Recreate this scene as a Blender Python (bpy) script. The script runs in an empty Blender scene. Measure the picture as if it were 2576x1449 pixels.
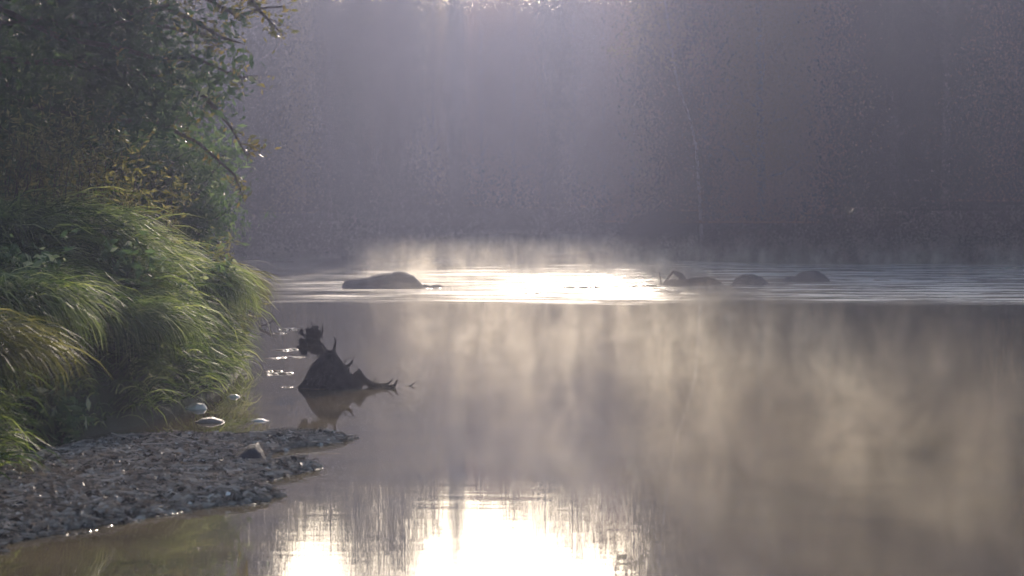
import bpy, bmesh, math, random
import numpy as np
from mathutils import Vector, Matrix
R = math.radians
rnd = random.Random(7)
rng = np.random.default_rng(7)
sc = bpy.context.scene
COL = sc.collection

# ------------------------------------------------------------------ camera, sky, sun, exposure
F = 5166.0            # focal length in units of a picture 2576 wide
CW, CH = 2576.0, 1449.0
CAMH = 1.8
HY = 532.0            # row of the horizon
PITCH = math.atan((CH/2 - HY)/F)
cam_d = bpy.data.cameras.new('camera')
cam_d.sensor_width = 36.0
cam_d.lens = 36.0*F/CW
cam_d.clip_start = 0.1
cam_d.clip_end = 3000
cam = bpy.data.objects.new('camera', cam_d)
COL.objects.link(cam)
cam.location = (0, 0, CAMH)
cam.rotation_euler = (math.pi/2 - PITCH, 0, 0)
sc.camera = cam

SUN_AZ, SUN_EL = 3.5, 18.5
world = bpy.data.worlds.new('World')
sc.world = world
world.use_nodes = True
nt = world.node_tree
nt.nodes.clear()
wo = nt.nodes.new('ShaderNodeOutputWorld')
bg = nt.nodes.new('ShaderNodeBackground')
sky = nt.nodes.new('ShaderNodeTexSky')
sky.sky_type = 'NISHITA'
sky.sun_disc = False
sky.sun_elevation = R(SUN_EL)
sky.sun_rotation = R(SUN_AZ)
sky.air_density = 1.0
sky.dust_density = 2.5
sky.ozone_density = 2.0
bg.inputs['Strength'].default_value = 0.15
nt.links.new(sky.outputs[0], bg.inputs['Color'])
nt.links.new(bg.outputs[0], wo.inputs['Surface'])

sun_d = bpy.data.lights.new('sun', 'SUN')
sun_d.energy = 4.4
sun_d.angle = R(0.5)
sun_d.color = (1.0, 0.85, 0.69)
sun = bpy.data.objects.new('sun', sun_d)
COL.objects.link(sun)
sdir = Vector((math.sin(R(SUN_AZ))*math.cos(R(SUN_EL)), math.cos(R(SUN_AZ))*math.cos(R(SUN_EL)), math.sin(R(SUN_EL))))
sun.rotation_euler = sdir.to_track_quat('Z', 'Y').to_euler()
sun.location = (0, 30, 40)

sc.view_settings.view_transform = 'Standard'
sc.view_settings.look = 'None'
sc.view_settings.gamma = 1.0
sc.view_settings.use_curve_mapping = False
sc.view_settings.exposure = 0.22
sc.render.engine = 'CYCLES'
cy = sc.cycles
cy.max_bounces = 6
cy.diffuse_bounces = 2
cy.glossy_bounces = 3
cy.transmission_bounces = 3
cy.transparent_max_bounces = 8
cy.volume_bounces = 1
cy.caustics_reflective = False
cy.caustics_refractive = False
cy.sample_clamp_indirect = 6.0
cy.use_denoising = True
cy.denoising_input_passes = 'RGB_ALBEDO'
HAZE_DENSITY = 0.0011
MIST_DENSITY, MIST_TOP = .30, 1.1
cy.volume_step_rate = 2.0
cy.volume_max_steps = 128
cam_d.dof.use_dof = True
cam_d.dof.focus_distance = 24
cam_d.dof.aperture_fstop = 3.5

# ------------------------------------------------------------------ pixel <-> place
def ray(px, py):
    v = Vector(((px - CW/2)/F, 1.0, -(py - CH/2)/F))
    c, s = math.cos(-PITCH), math.sin(-PITCH)
    return Vector((v.x, v.y*c - v.z*s, v.y*s + v.z*c))
def at(px, py, z=0.0):
    """the point of height z that shows at px, py"""
    r = ray(px, py)
    t = (z - CAMH)/r.z
    return Vector((r.x*t, r.y*t, z))
def atd(px, py, D):
    r = ray(px, py)
    t = D/r.y
    return Vector((r.x*t, D, CAMH + r.z*t))

# ------------------------------------------------------------------ smooth noise in numpy
_perm = rng.random((64, 64, 16))
def vnoise(x, y, z=0.0):
    x = np.asarray(x, float); y = np.asarray(y, float); z = np.asarray(z, float) + 0*x
    xi, yi, zi = np.floor(x).astype(int), np.floor(y).astype(int), np.floor(z).astype(int)
    fx, fy, fz = x - xi, y - yi, z - zi
    fx, fy, fz = [f*f*(3 - 2*f) for f in (fx, fy, fz)]
    def g(a, b, c): return _perm[(xi+a) % 64, (yi+b) % 64, (zi+c) % 16]
    def l(a, b, t): return a + (b - a)*t
    return l(l(l(g(0,0,0), g(1,0,0), fx), l(g(0,1,0), g(1,1,0), fx), fy),
             l(l(g(0,0,1), g(1,0,1), fx), l(g(0,1,1), g(1,1,1), fx), fy), fz)*2 - 1
def fbm(x, y, z=0.0, o=4):
    s, a, k = 0, 1.0, 1.0
    for i in range(o):
        s = s + a*vnoise(np.asarray(x)*k + 7.3*i, np.asarray(y)*k + 3.1*i, np.asarray(z)*k + 1.7*i)
        a *= .5; k *= 2.03
    return s

# ------------------------------------------------------------------ materials
def mat(name):
    m = bpy.data.materials.new(name)
    m.use_nodes = True
    n = m.node_tree
    n.nodes.clear()
    o = n.nodes.new('ShaderNodeOutputMaterial')
    return m, n, o
def N(n, t, **kw):
    q = n.nodes.new(t)
    for k, v in kw.items():
        if k in q.inputs: q.inputs[k].default_value = v
        else: setattr(q, k, v)
    return q
def ramp(n, stops, fac=None):
    r = n.nodes.new('ShaderNodeValToRGB')
    e = r.color_ramp.elements
    while len(e) < len(stops): e.new(0.5)
    for k, (p, c) in enumerate(stops):
        e[k].position = p
        e[k].color = (c[0], c[1], c[2], 1)
    if fac is not None: n.links.new(fac, r.inputs[0])
    return r
def leaf_mat(name, stops, transl=0.45, gloss=0.12, rough=0.45):
    m, n, o = mat(name)
    a = N(n, 'ShaderNodeAttribute', attribute_name='tint')
    r = ramp(n, stops, a.outputs['Fac'])
    p = N(n, 'ShaderNodeBsdfPrincipled')
    p.inputs['Roughness'].default_value = rough
    p.inputs['Specular IOR Level'].default_value = gloss*4
    n.links.new(r.outputs[0], p.inputs['Base Color'])
    t = N(n, 'ShaderNodeBsdfTranslucent')
    mx = N(n, 'ShaderNodeMix', data_type='RGBA', blend_type='MULTIPLY')
    mx.inputs[0].default_value = 1.0
    n.links.new(r.outputs[0], mx.inputs[6])
    mx.inputs[7].default_value = (1.35, 1.55, 0.85, 1)
    n.links.new(mx.outputs[2], t.inputs['Color'])
    ms = N(n, 'ShaderNodeMixShader')
    ms.inputs[0].default_value = transl
    n.links.new(p.outputs[0], ms.inputs[1])
    n.links.new(t.outputs[0], ms.inputs[2])
    n.links.new(ms.outputs[0], o.inputs['Surface'])
    return m
def solid_mat(name, stops, scale=4.0, rough=(0.7, 0.95), bump=0.4, bscale=None, spec=0.3, detail=8):
    m, n, o = mat(name)
    tc = N(n, 'ShaderNodeTexCoord')
    no = N(n, 'ShaderNodeTexNoise', Scale=scale, Detail=float(detail), Roughness=0.6)
    n.links.new(tc.outputs['Object'], no.inputs['Vector'])
    r = ramp(n, stops, no.outputs['Fac'])
    p = N(n, 'ShaderNodeBsdfPrincipled')
    p.inputs['Specular IOR Level'].default_value = spec
    n.links.new(r.outputs[0], p.inputs['Base Color'])
    n2 = N(n, 'ShaderNodeTexNoise', Scale=(bscale or scale*3), Detail=8.0, Roughness=0.65)
    n.links.new(tc.outputs['Object'], n2.inputs['Vector'])
    mr = N(n, 'ShaderNodeMapRange')
    mr.inputs['From Min'].default_value = .3; mr.inputs['From Max'].default_value = .7
    mr.inputs['To Min'].default_value = rough[0]; mr.inputs['To Max'].default_value = rough[1]
    n.links.new(n2.outputs['Fac'], mr.inputs['Value'])
    n.links.new(mr.outputs[0], p.inputs['Roughness'])
    b = N(n, 'ShaderNodeBump', Strength=bump, Distance=0.05)
    n.links.new(n2.outputs['Fac'], b.inputs['Height'])
    n.links.new(b.outputs[0], p.inputs['Normal'])
    n.links.new(p.outputs[0], o.inputs['Surface'])
    return m

M = {}
M['ground'] = solid_mat('ground_soil', [(.3, (.035, .030, .020)), (.55, (.05, .055, .025)), (.75, (.08, .065, .04))], 1.2, bump=.6)
M['bark'] = solid_mat('bark', [(.3, (.04, .032, .026)), (.7, (.10, .085, .07))], 6, bump=.8)
M['birch'] = solid_mat('pale_bark', [(.35, (.10, .09, .08)), (.55, (.15, .14, .135)), (.8, (.36, .34, .33))], 5, bump=.3)
M['rock'] = solid_mat('boulder_stone', [(.3, (.03, .027, .03)), (.55, (.07, .064, .068)), (.75, (.12, .112, .11))], 3.0, (.7, .95), bump=.9, bscale=9, spec=.08)
M['wet_rock'] = solid_mat('wet_stone', [(.3, (.02, .02, .026)), (.7, (.05, .048, .058))], 4.0, (.6, .8), bump=.5, bscale=12, spec=.3)
M['pale_rock'] = solid_mat('pale_stone', [(.3, (.5, .46, .38)), (.7, (.76, .71, .62))], 6.0, (.3, .6), bump=.3, bscale=20, spec=.5)
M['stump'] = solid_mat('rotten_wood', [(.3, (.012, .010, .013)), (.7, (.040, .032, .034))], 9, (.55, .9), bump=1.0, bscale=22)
M['wood'] = solid_mat('driftwood', [(.3, (.04, .03, .028)), (.7, (.12, .09, .075))], 12, (.5, .9), bump=.6, bscale=30)
M['mud'] = solid_mat('river_mud', [(.3, (.10, .085, .075)), (.7, (.22, .19, .165))], 7, (.25, .7), bump=.8, bscale=30, spec=.5)
M['red'] = solid_mat('red_scrap', [(.4, (.5, .05, .03)), (.6, (.6, .08, .05))], 10, (.4, .5), bump=.1)
M['white'] = solid_mat('white_scrap', [(.4, (.75, .75, .72)), (.6, (.8, .8, .78))], 10, (.4, .5), bump=.1)
M['leaf_dark'] = leaf_mat('leaf_dark_green', [(0, (.018, .036, .028)), (.6, (.038, .070, .042)), (.92, (.09, .13, .07)), (1, (.26, .26, .16))], .25, .025, .6)
M['leaf_green'] = leaf_mat('leaf_willow_green', [(0, (.035, .062, .035)), (.5, (.085, .135, .07)), (.85, (.18, .23, .12)), (1, (.50, .48, .34))], .35, .03, .6)
M['leaf_olive'] = leaf_mat('leaf_olive', [(0, (.05, .05, .02)), (.5, (.10, .09, .03)), (1, (.20, .13, .04))], .45)
M['leaf_mixed'] = leaf_mat('leaf_mixed', [(0, (.03, .045, .018)), (.6, (.06, .075, .03)), (.9, (.12, .10, .05)), (1, (.30, .13, .06))], .35)
M['leaf_rust'] = leaf_mat('leaf_rust', [(0, (.08, .04, .02)), (.5, (.20, .09, .03)), (1, (.34, .17, .05))], .45)
M['leaf_gold'] = leaf_mat('leaf_gold', [(0, (.10, .08, .02)), (.5, (.24, .17, .05)), (1, (.38, .27, .08))], .45)
M['grass'] = leaf_mat('long_grass', [(0, (.025, .05, .022)), (.35, (.10, .135, .05)), (.7, (.28, .30, .13)), (1, (.50, .47, .28))], .45, .06, .55)
M['grass_dry'] = leaf_mat('dry_grass', [(0, (.06, .065, .03)), (.5, (.16, .14, .06)), (1, (.34, .28, .14))], .4, .06, .55)
M['litter'] = leaf_mat('leaf_litter', [(0, (.05, .038, .03)), (.5, (.42, .345, .28)), (.9, (.66, .58, .50)), (1, (.75, .72, .66))], 0.0, .06, .5)

M['far_dark'] = leaf_mat('far_leaf_dark', [(0, (.014, .022, .016)), (1, (.026, .036, .02))], .5, .01, .8)
M['far_olive'] = leaf_mat('far_leaf_olive', [(0, (.028, .028, .016)), (1, (.055, .048, .024))], .5, .01, .8)
M['far_rust'] = leaf_mat('far_leaf_rust', [(0, (.10, .048, .024)), (1, (.20, .09, .04))], .5, .01, .8)
M['far_gold'] = leaf_mat('far_leaf_gold', [(0, (.09, .062, .028)), (1, (.18, .12, .045))], .5, .01, .8)
def water_material():
    m, n, o = mat('river_water')
    L = n.links.new
    tc = N(n, 'ShaderNodeTexCoord')
    sep = N(n, 'ShaderNodeSeparateXYZ')
    L(tc.outputs['Object'], sep.inputs[0])
    # where the river runs quicker over stones it is ruffled; the pool in front is smooth
    wob = N(n, 'ShaderNodeTexNoise', Scale=.25, Detail=3.0)
    L(tc.outputs['Object'], wob.inputs['Vector'])
    wm = N(n, 'ShaderNodeMath', operation='MULTIPLY_ADD')
    L(wob.outputs['Fac'], wm.inputs[0]); wm.inputs[1].default_value = 4.0; L(sep.outputs['Y'], wm.inputs[2])
    mr = N(n, 'ShaderNodeMapRange', interpolation_type='SMOOTHSTEP')
    mr.inputs['From Min'].default_value = 39.3; mr.inputs['From Max'].default_value = 44.5
    L(wm.outputs[0], mr.inputs['Value'])
    fx = N(n, 'ShaderNodeMapRange', interpolation_type='SMOOTHSTEP')
    fx.inputs['From Min'].default_value = 4.0; fx.inputs['From Max'].default_value = 7.0
    fx.inputs['To Min'].default_value = 1.0; fx.inputs['To Max'].default_value = 2.2
    L(sep.outputs['X'], fx.inputs['Value'])
    rm = N(n, 'ShaderNodeMath', operation='MULTIPLY'); L(mr.outputs[0], rm.inputs[0]); L(fx.outputs[0], rm.inputs[1])
    mpp = N(n, 'ShaderNodeMapping'); mpp.inputs['Scale'].default_value = (.22, .75, 1)
    L(tc.outputs['Object'], mpp.inputs['Vector'])
    pn = N(n, 'ShaderNodeTexNoise', Scale=1.6, Detail=6.0, Roughness=.65)
    L(mpp.outputs[0], pn.inputs['Vector'])
    pm = N(n, 'ShaderNodeMapRange')
    pm.inputs['From Min'].default_value = .40; pm.inputs['From Max'].default_value = .70
    pm.inputs['To Min'].default_value = .055; pm.inputs['To Max'].default_value = .20
    L(pn.outputs['Fac'], pm.inputs['Value'])
    rq = N(n, 'ShaderNodeMath', operation='MULTIPLY'); L(rm.outputs[0], rq.inputs[0]); L(pm.outputs[0], rq.inputs[1])
    riffle = rq.outputs[0]
    # bumps: fine ripples in the riffle, a slow swell in the pool
    mp1 = N(n, 'ShaderNodeMapping'); mp1.inputs['Scale'].default_value = (1.0, 1.6, 1)
    L(tc.outputs['Object'], mp1.inputs['Vector'])
    n1 = N(n, 'ShaderNodeTexNoise', Scale=5.0, Detail=4.0, Roughness=.6)
    L(mp1.outputs[0], n1.inputs['Vector'])
    b1 = N(n, 'ShaderNodeBump', Distance=.05)
    s1 = N(n, 'ShaderNodeMath', operation='MULTIPLY'); s1.inputs[1].default_value = .35
    L(riffle, s1.inputs[0]); L(s1.outputs[0], b1.inputs['Strength']); L(n1.outputs['Fac'], b1.inputs['Height'])
    mp2 = N(n, 'ShaderNodeMapping'); mp2.inputs['Scale'].default_value = (.35, 1.3, 1)
    L(tc.outputs['Object'], mp2.inputs['Vector'])
    n2 = N(n, 'ShaderNodeTexNoise', Scale=3.0, Detail=3.0, Roughness=.5)
    L(mp2.outputs[0], n2.inputs['Vector'])
    b2 = N(n, 'ShaderNodeBump', Strength=.035, Distance=.02)
    L(n2.outputs['Fac'], b2.inputs['Height']); L(b1.outputs[0], b2.inputs['Normal'])
    # silty brown body of the water with weed and sand patches
    n3 = N(n, 'ShaderNodeTexNoise', Scale=1.4, Detail=6.0, Roughness=.6)
    L(tc.outputs['Object'], n3.inputs['Vector'])
    r = ramp(n, [(.3, (.07, .055, .036)), (.48, (.12, .094, .058)), (.68, (.18, .14, .08))], n3.outputs['Fac'])
    d = N(n, 'ShaderNodeBsdfDiffuse')
    L(r.outputs[0], d.inputs['Color'])
    g = N(n, 'ShaderNodeBsdfGlossy')
    g.inputs['Color'].default_value = (1, 1, 1, 1)
    rr = N(n, 'ShaderNodeMapRange')
    rr.inputs['To Min'].default_value = .008; rr.inputs['To Max'].default_value = 1.2
    L(riffle, rr.inputs['Value']); L(rr.outputs[0], g.inputs['Roughness'])
    L(b2.outputs[0], g.inputs['Normal'])
    fr = N(n, 'ShaderNodeFresnel', IOR=1.33)
    L(b2.outputs[0], fr.inputs['Normal'])
    ms = N(n, 'ShaderNodeMixShader')
    L(fr.outputs[0], ms.inputs[0]); L(d.outputs[0], ms.inputs[1]); L(g.outputs[0], ms.inputs[2])
    L(ms.outputs[0], o.inputs['Surface'])
    return m
M['water'] = water_material()
def crest_material():
    m, n, o = mat('ripple_crest')
    p = N(n, 'ShaderNodeBsdfPrincipled')
    p.inputs['Base Color'].default_value = (.12, .09, .06, 1)
    p.inputs['Roughness'].default_value = .12
    p.inputs['IOR'].default_value = 1.33
    n.links.new(p.outputs[0], o.inputs['Surface'])
    return m
M['crest'] = crest_material()

# ------------------------------------------------------------------ mesh helpers
def link_mesh(name, verts, faces, m, parent=None, tint=None, smooth=False):
    me = bpy.data.meshes.new(name)
    v = np.asarray(verts, np.float32)
    me.vertices.add(len(v)); me.vertices.foreach_set('co', v.ravel())
    if isinstance(faces, np.ndarray):
        k = faces.shape[1]; nf = len(faces)
        me.loops.add(nf*k); me.loops.foreach_set('vertex_index', faces.astype(np.int32).ravel())
        me.polygons.add(nf)
        me.polygons.foreach_set('loop_start', np.arange(0, nf*k, k, dtype=np.int32))
        me.update(calc_edges=True)
    else:
        me.clear_geometry(); me.from_pydata([tuple(x) for x in v], [], faces)
    if tint is not None:
        a = me.attributes.new('tint', 'FLOAT', 'FACE')
        a.data.foreach_set('value', np.asarray(tint, np.float32))
    me.validate()
    me.polygons.foreach_set('use_smooth', [bool(smooth)]*len(me.polygons))
    me.materials.append(m)
    o = bpy.data.objects.new(name, me)
    COL.objects.link(o)
    if parent is not None: o.parent = parent
    return o
def empty(name, loc=(0, 0, 0), rz=0):
    o = bpy.data.objects.new(name, None)
    COL.objects.link(o)
    o.location = loc; o.rotation_euler = (0, 0, rz)
    o.empty_display_size = .3
    return o
def tag(o, label=None, cat=None, group=None, kind=None):
    if label: o['label'] = label
    if cat: o['category'] = cat
    if group: o['group'] = group
    if kind: o['kind'] = kind
    return o

class Tubes:
    def __init__(s): s.v = []; s.f = []
    def add(s, pts, radii, sides=7):
        pts = [Vector(p) for p in pts]
        b = len(s.v); k = len(pts)
        up = Vector((.13, .31, 1)).normalized()
        for i, p in enumerate(pts):
            t = (pts[min(i+1, k-1)] - pts[max(i-1, 0)]).normalized()
            a = t.cross(up)
            if a.length < .1: a = t.cross(Vector((1, 0, 0)))
            a.normalize(); c = t.cross(a)
            for j in range(sides):
                th = 2*math.pi*j/sides
                s.v.append(p + (a*math.cos(th) + c*math.sin(th))*radii[i])
        for i in range(k-1):
            for j in range(sides):
                s.f.append((b+i*sides+j, b+i*sides+(j+1) % sides, b+(i+1)*sides+(j+1) % sides, b+(i+1)*sides+j))
        s.f.append(tuple(b+j for j in range(sides))[::-1])
        s.f.append(tuple(b+(k-1)*sides+j for j in range(sides)))
        return s
    def build(s, name, m, parent=None):
        return link_mesh(name, s.v, s.f, m, parent, smooth=True)

def bend(p0, p1, n=6, wob=.1, sag=0.0, r=rnd):
    p0, p1 = Vector(p0), Vector(p1)
    L = (p1 - p0).length
    out = []
    for i in range(n+1):
        t = i/n
        q = p0.lerp(p1, t)
        if 0 < i < n:
            q += Vector((r.uniform(-1, 1), r.uniform(-1, 1), r.uniform(-1, 1)))*wob*L*.5
        q.z -= sag*L*4*t*(1-t)
        out.append(q)
    return out
def taper(a, b, n): return [a + (b - a)*i/n for i in range(n+1)]

def leaf_cloud(cent, size, g, aspect=.45, jitter=.35, horizontal=0.0, droop=0.0):
    """one pointed leaf (a folded diamond of two triangles -> quad) per centre"""
    n = len(cent)
    d = g.normal(size=(n, 3)); d[:, 2] = d[:, 2]*(1-horizontal) - droop
    d /= np.linalg.norm(d, axis=1)[:, None] + 1e-9
    e = g.normal(size=(n, 3)); e[:, 2] *= .6*(1-horizontal)
    s = np.cross(d, e); s /= np.linalg.norm(s, axis=1)[:, None] + 1e-9
    L = size*(1 + jitter*g.uniform(-1, 1, n))
    w = L*aspect*.5
    nrm = np.cross(d, s)
    L = L[:, None]; w = w[:, None]
    a = cent - d*L*.5
    b = cent + s*w - d*L*.05 + nrm*w*.3
    c = cent + d*L*.5
    e2 = cent - s*w - d*L*.05 + nrm*w*.3
    v = np.stack([a, b, c, e2], 1).reshape(-1, 3)
    f = np.arange(4*n).reshape(n, 4)
    return v, f

# ------------------------------------------------------------------ the river's outline and the ground
RIVER = [(-3.6, -4), (-3.5, 6), (-3.25, 10), (-3.4, 13.3), (-3.7, 15.5), (-3.2, 17), (-2.98, 19), (-2.95, 21), (-3.12, 23.5), (-3.65, 25.5),
         (-4.4, 28), (-6.2, 38), (-7.8, 52), (-9.6, 66), (-9.8, 72), (-7.0, 78), (-3.2, 86), (0.5, 93), (3.2, 99), (4.9, 102), (5.1, 98),
         (4.3, 88), (4.6, 82), (6.0, 75), (8.5, 71.5), (13, 70), (18, 70), (22, 62), (23, 45), (21, 25), (18, 10), (15, -4)]
RV = np.array(RIVER, float)
def signed(x, y, poly=RV):
    """distance to the outline, negative inside it"""
    x = np.asarray(x, float); y = np.asarray(y, float)
    d = np.full(x.shape, 1e9); inside = np.zeros(x.shape, bool)
    k = len(poly)
    for i in range(k):
        ax, ay = poly[i]; bx, by = poly[(i+1) % k]
        ex, ey = bx-ax, by-ay
        t = np.clip(((x-ax)*ex + (y-ay)*ey)/(ex*ex + ey*ey), 0, 1)
        d = np.minimum(d, np.hypot(x-ax-t*ex, y-ay-t*ey))
        c = ((ay > y) != (by > y)) & (x < (bx-ax)*(y-ay)/(by-ay+1e-12) + ax)
        inside ^= c
    return np.where(inside, -d, d)
def sstep(a, b, x):
    t = np.clip((x-a)/(b-a), 0, 1)
    return t*t*(3-2*t)
def height(x, y):
    x = np.asarray(x, float); y = np.asarray(y, float)
    d = signed(x, y)
    near = (1-sstep(26, 34, y))*(x < 0)*sstep(6, 11, y)     # the steep left bank
    top = 1.42 - .22*sstep(20, 25, y)
    land_n = top*(1-np.exp(-np.maximum(d, 0)/.40)) + .10*np.maximum(d, 0)
    land_f = .5*(1-np.exp(-np.maximum(d, 0)/1.2)) + .13*np.minimum(np.maximum(d, 0), 55) + .02*np.maximum(d-55, 0)
    behind = 1-sstep(-3, 4, y)
    land_b = .3*(1-np.exp(-np.maximum(d, 0)/1.5)) + .02*np.maximum(d, 0)
    land = land_f*(1-near) + land_n*near
    land = land*(1-behind) + land_b*behind
    land = land + fbm(x*.7, y*.7)*.10*np.clip(d, 0, 1) + fbm(x*.06, y*.06)*1.1*np.clip((d-6)/20, 0, 1)
    wet = -np.minimum(-np.minimum(d, 0)*.35, 1.2) - .03
    return np.where(d > 0, land, wet)
xs = np.unique(np.concatenate([np.linspace(-320, -40, 30), np.linspace(-40, -9, 40), np.arange(-9, -1.5, .12), np.linspace(-1.5, 40, 70), np.linspace(40, 320, 30)]))
ys = np.unique(np.concatenate([np.linspace(-320, -6, 25), np.linspace(-6, 9, 16), np.arange(9, 31, .2), np.linspace(31, 160, 120), np.linspace(160, 320, 20)]))
X, Y = np.meshgrid(xs, ys)
Z = height(X, Y)
nx, ny = len(xs), len(ys)
idx = np.arange(nx*ny).reshape(ny, nx)
fc = np.stack([idx[:-1, :-1], idx[:-1, 1:], idx[1:, 1:], idx[1:, :-1]], -1).reshape(-1, 4)
tag(link_mesh('ground', np.stack([X, Y, Z], -1).reshape(-1, 3), fc, M['ground'], smooth=True), kind='structure')
wv = [(-30, -12, 0), (30, -12, 0), (30, 108, 0), (-30, 108, 0)]
tag(link_mesh('river_water', wv, [(0, 1, 2, 3)], M['water']), kind='structure')

# ------------------------------------------------------------------ far trees
def crown_points(g, n, H, w, shape):
    """clump centres through the crown, then leaves about them"""
    k = max(18, n//55)
    c = []
    while len(c) < k:
        u = g.uniform(-1, 1, 3)
        if shape == 'spire':
            z = g.uniform(.12, 1.0)
            rr = (1-z)**.8*w*.5*(.75+.35*math.sin(z*37))
            a = g.uniform(0, 6.28); q = math.sqrt(g.uniform(.05, 1))
            c.append((math.cos(a)*rr*q, math.sin(a)*rr*q, z*H))
        else:
            if u[0]**2 + u[1]**2 > (1-max(0, u[2])**2.4)*(1-.35*max(0, -u[2])): continue
            lob = 1 + .28*math.sin(3.1*math.atan2(u[1], u[0]) + 5*u[2])
            c.append((u[0]*w*.5*lob*.85, u[1]*w*.5*lob*.85, H*(.52 + .46*u[2])))
    c = np.array(c)
    which = g.integers(0, k, n)
    sp = (.09*w if shape != 'spire' else .07*w) + .12
    p = c[which] + g.normal(size=(n, 3))*np.array([sp, sp, sp*.75])*g.uniform(.5, 1.2, (n, 1))
    p[:, 2] = np.maximum(p[:, 2], H*.06)
    return p, c, which
def make_tree(name, H, w, shape, leafm, barkm, seed, n=4200, ls=.24, label='', group=None, category='tree'):
    g = np.random.default_rng(seed); r = random.Random(seed)
    root = empty(name)
    tag(root, label, category, group)
    T = Tubes()
    sway = Vector((r.uniform(-.4, .4), r.uniform(-.3, .3), 0))
    sp = [Vector((0, 0, -.4)) + sway*0, Vector((0, 0, H*.2)) + sway*.3, Vector((0, 0, H*.45)) + sway*.8, Vector((0, 0, H*.7)) + sway, Vector((0, 0, H*.93)) + sway]
    T.add(sp, [H*.016, H*.013, H*.010, H*.006, H*.002], 8)
    p, c, which = crown_points(g, n, H, w, shape)
    for q in c[:: max(1, len(c)//16)]:
        z0 = min(q[2]*.75, H*.8)
        t = z0/(H*.93)
        b = Vector((0, 0, z0)) + sway*min(1, t)
        pts = bend(b, Vector(q), 4, .12, r=r)
        T.add(pts, taper(H*.005, H*.0012, 4), 5)
    T.build('trunk', barkm, root)
    v, f = leaf_cloud(p, ls, g, .6)
    cl = g.uniform(0, 1, len(c))[which]
    tint = np.clip(.85*cl + .15*g.uniform(0, 1, n), 0, 1)
    link_mesh('crown', v, f, leafm, root, tint=tint)
    return root
def copy_thing(o, loc, rz, s, label=None, group=None):
    c = o.copy(); COL.objects.link(c)
    c.location = loc; c.rotation_euler = (0, 0, rz); c.scale = s
    if label: c['label'] = label
    if group: c['group'] = group
    for ch in list(o.children):
        k = ch.copy(); COL.objects.link(k); k.parent = c
        for g2 in ch.children:
            q = g2.copy(); COL.objects.link(q); q.parent = k
    return c

G_FAR, G_RIGHT, G_BACK = 'trees of the far wood straight across the river', 'trees of the right bank wood', 'trees up the slope behind the far wood'
PR = {}
def proto(kind, H, w, shape, lm, bm, seed, n=66000, ls=.082):
    PR[kind] = [make_tree('broadleaf_tree' if shape != 'spire' else 'conifer_tree', H, w, shape, M[lm], M[bm], seed, n, ls), H, w, False]
proto('green1', 12, 5.5, 'round', 'far_dark', 'bark', 11)
proto('green2', 12, 6.5, 'round', 'far_olive', 'bark', 12)
proto('rust', 12, 5.5, 'round', 'far_rust', 'bark', 13)
proto('gold', 12, 5.0, 'round', 'far_gold', 'bark', 14)
proto('narrow', 12, 2.2, 'round', 'far_dark', 'bark', 15, 30000, .075)
def plant(kind, px, D, H, w, label, group=None):
    root, H0, w0, used = PR[kind]
    x = (px - CW/2)/F*D
    z = float(height(np.array([x]), np.array([float(D)]))[0])
    s = (w/w0, w/w0, H/H0)
    rz = rnd.uniform(0, 6.28)
    if not used:
        PR[kind][3] = True
        o = root
        o.location = (x, D, z-.05); o.rotation_euler = (0, 0, rz); o.scale = s
        o['label'] = label
        if group: o['group'] = group
        return o
    return copy_thing(root, (x, D, z-.05), rz, s, label, group)
def top_from_reflection(px, D, yr):
    x = (px - CW/2)/F*D
    z = float(height(np.array([x]), np.array([float(D)]))[0])
    return (D*(yr-HY)/F - CAMH - z)*1.09 + 1.5
# front row: column, distance, row at which its top mirrors in the pool, crown width, kind
FRONT = [(470, 76, 1560, 5.5, 'green1'), (560, 79, 1600, 5.0, 'green2'), (640, 80, 1480, 3.2, 'green1'), (700, 83, 1285, 3.0, 'gold'),
         (765, 86, 1262, 3.2, 'green2'), (830, 88, 1285, 3.0, 'green1'), (893, 91, 1390, 2.4, 'green1'), (950, 92, 1432, 2.8, 'green2'),
         (1012, 92, 1402, 2.4, 'green1'), (1085, 101, 1262, 2.8, 'gold'), (1147, 98, 1325, 1.1, 'green1'), (1215, 104, 1205, 3.2, 'rust'),
         (1290, 105, 1240, 3.2, 'rust'), (1370, 107, 1283, 3.4, 'green2'), (1450, 108, 1318, 3.2, 'gold'), (1520, 107, 1322, 3.2, 'rust'),
         (1590, 100, 1348, 3.2, 'rust'), (1655, 97, 1388, 3.0, 'gold'), (1720, 94, 1430, 3.0, 'rust')]
NAMES = {'green1': 'dark green leafy tree', 'green2': 'olive leafy tree', 'rust': 'rust coloured autumn tree', 'gold': 'yellowing autumn tree', 'narrow': 'narrow dark tree', 'spire': 'slim pointed conifer'}
for (px, D, yr, w, k) in FRONT:
    plant(k, px, D, top_from_reflection(px, D, yr), w, NAMES[k] + ' in the hazy far wood straight across the river', G_FAR + ', ' + k)
# the nearer, taller wood on the right bank
rr = random.Random(5)
for row, (D0, dx) in enumerate(((75, 70), (80, 80), (86, 90), (94, 120))):
    px = 1775 + row*20
    while px < 2900:
        D = D0 + rr.uniform(-2, 3)
        if signed(np.array([(px-CW/2)/F*D]), np.array([D]))[0] < .5: D += 3
        k = rr.choice(['rust', 'rust', 'green2', 'gold'] if px < 2050 else ['green1', 'green1', 'green2', 'narrow', 'rust'])
        H = rr.uniform(18.0, 21.0) if row else rr.uniform(14.5, 17.5)
        plant(k, px, D, H, rr.uniform(4.2, 5.8) if k != 'narrow' else 3.0, 'tall ' + NAMES[k] + ' in the shaded wood at the right', G_RIGHT + ', ' + k)
        px += dx*rr.uniform(.8, 1.25)
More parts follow.
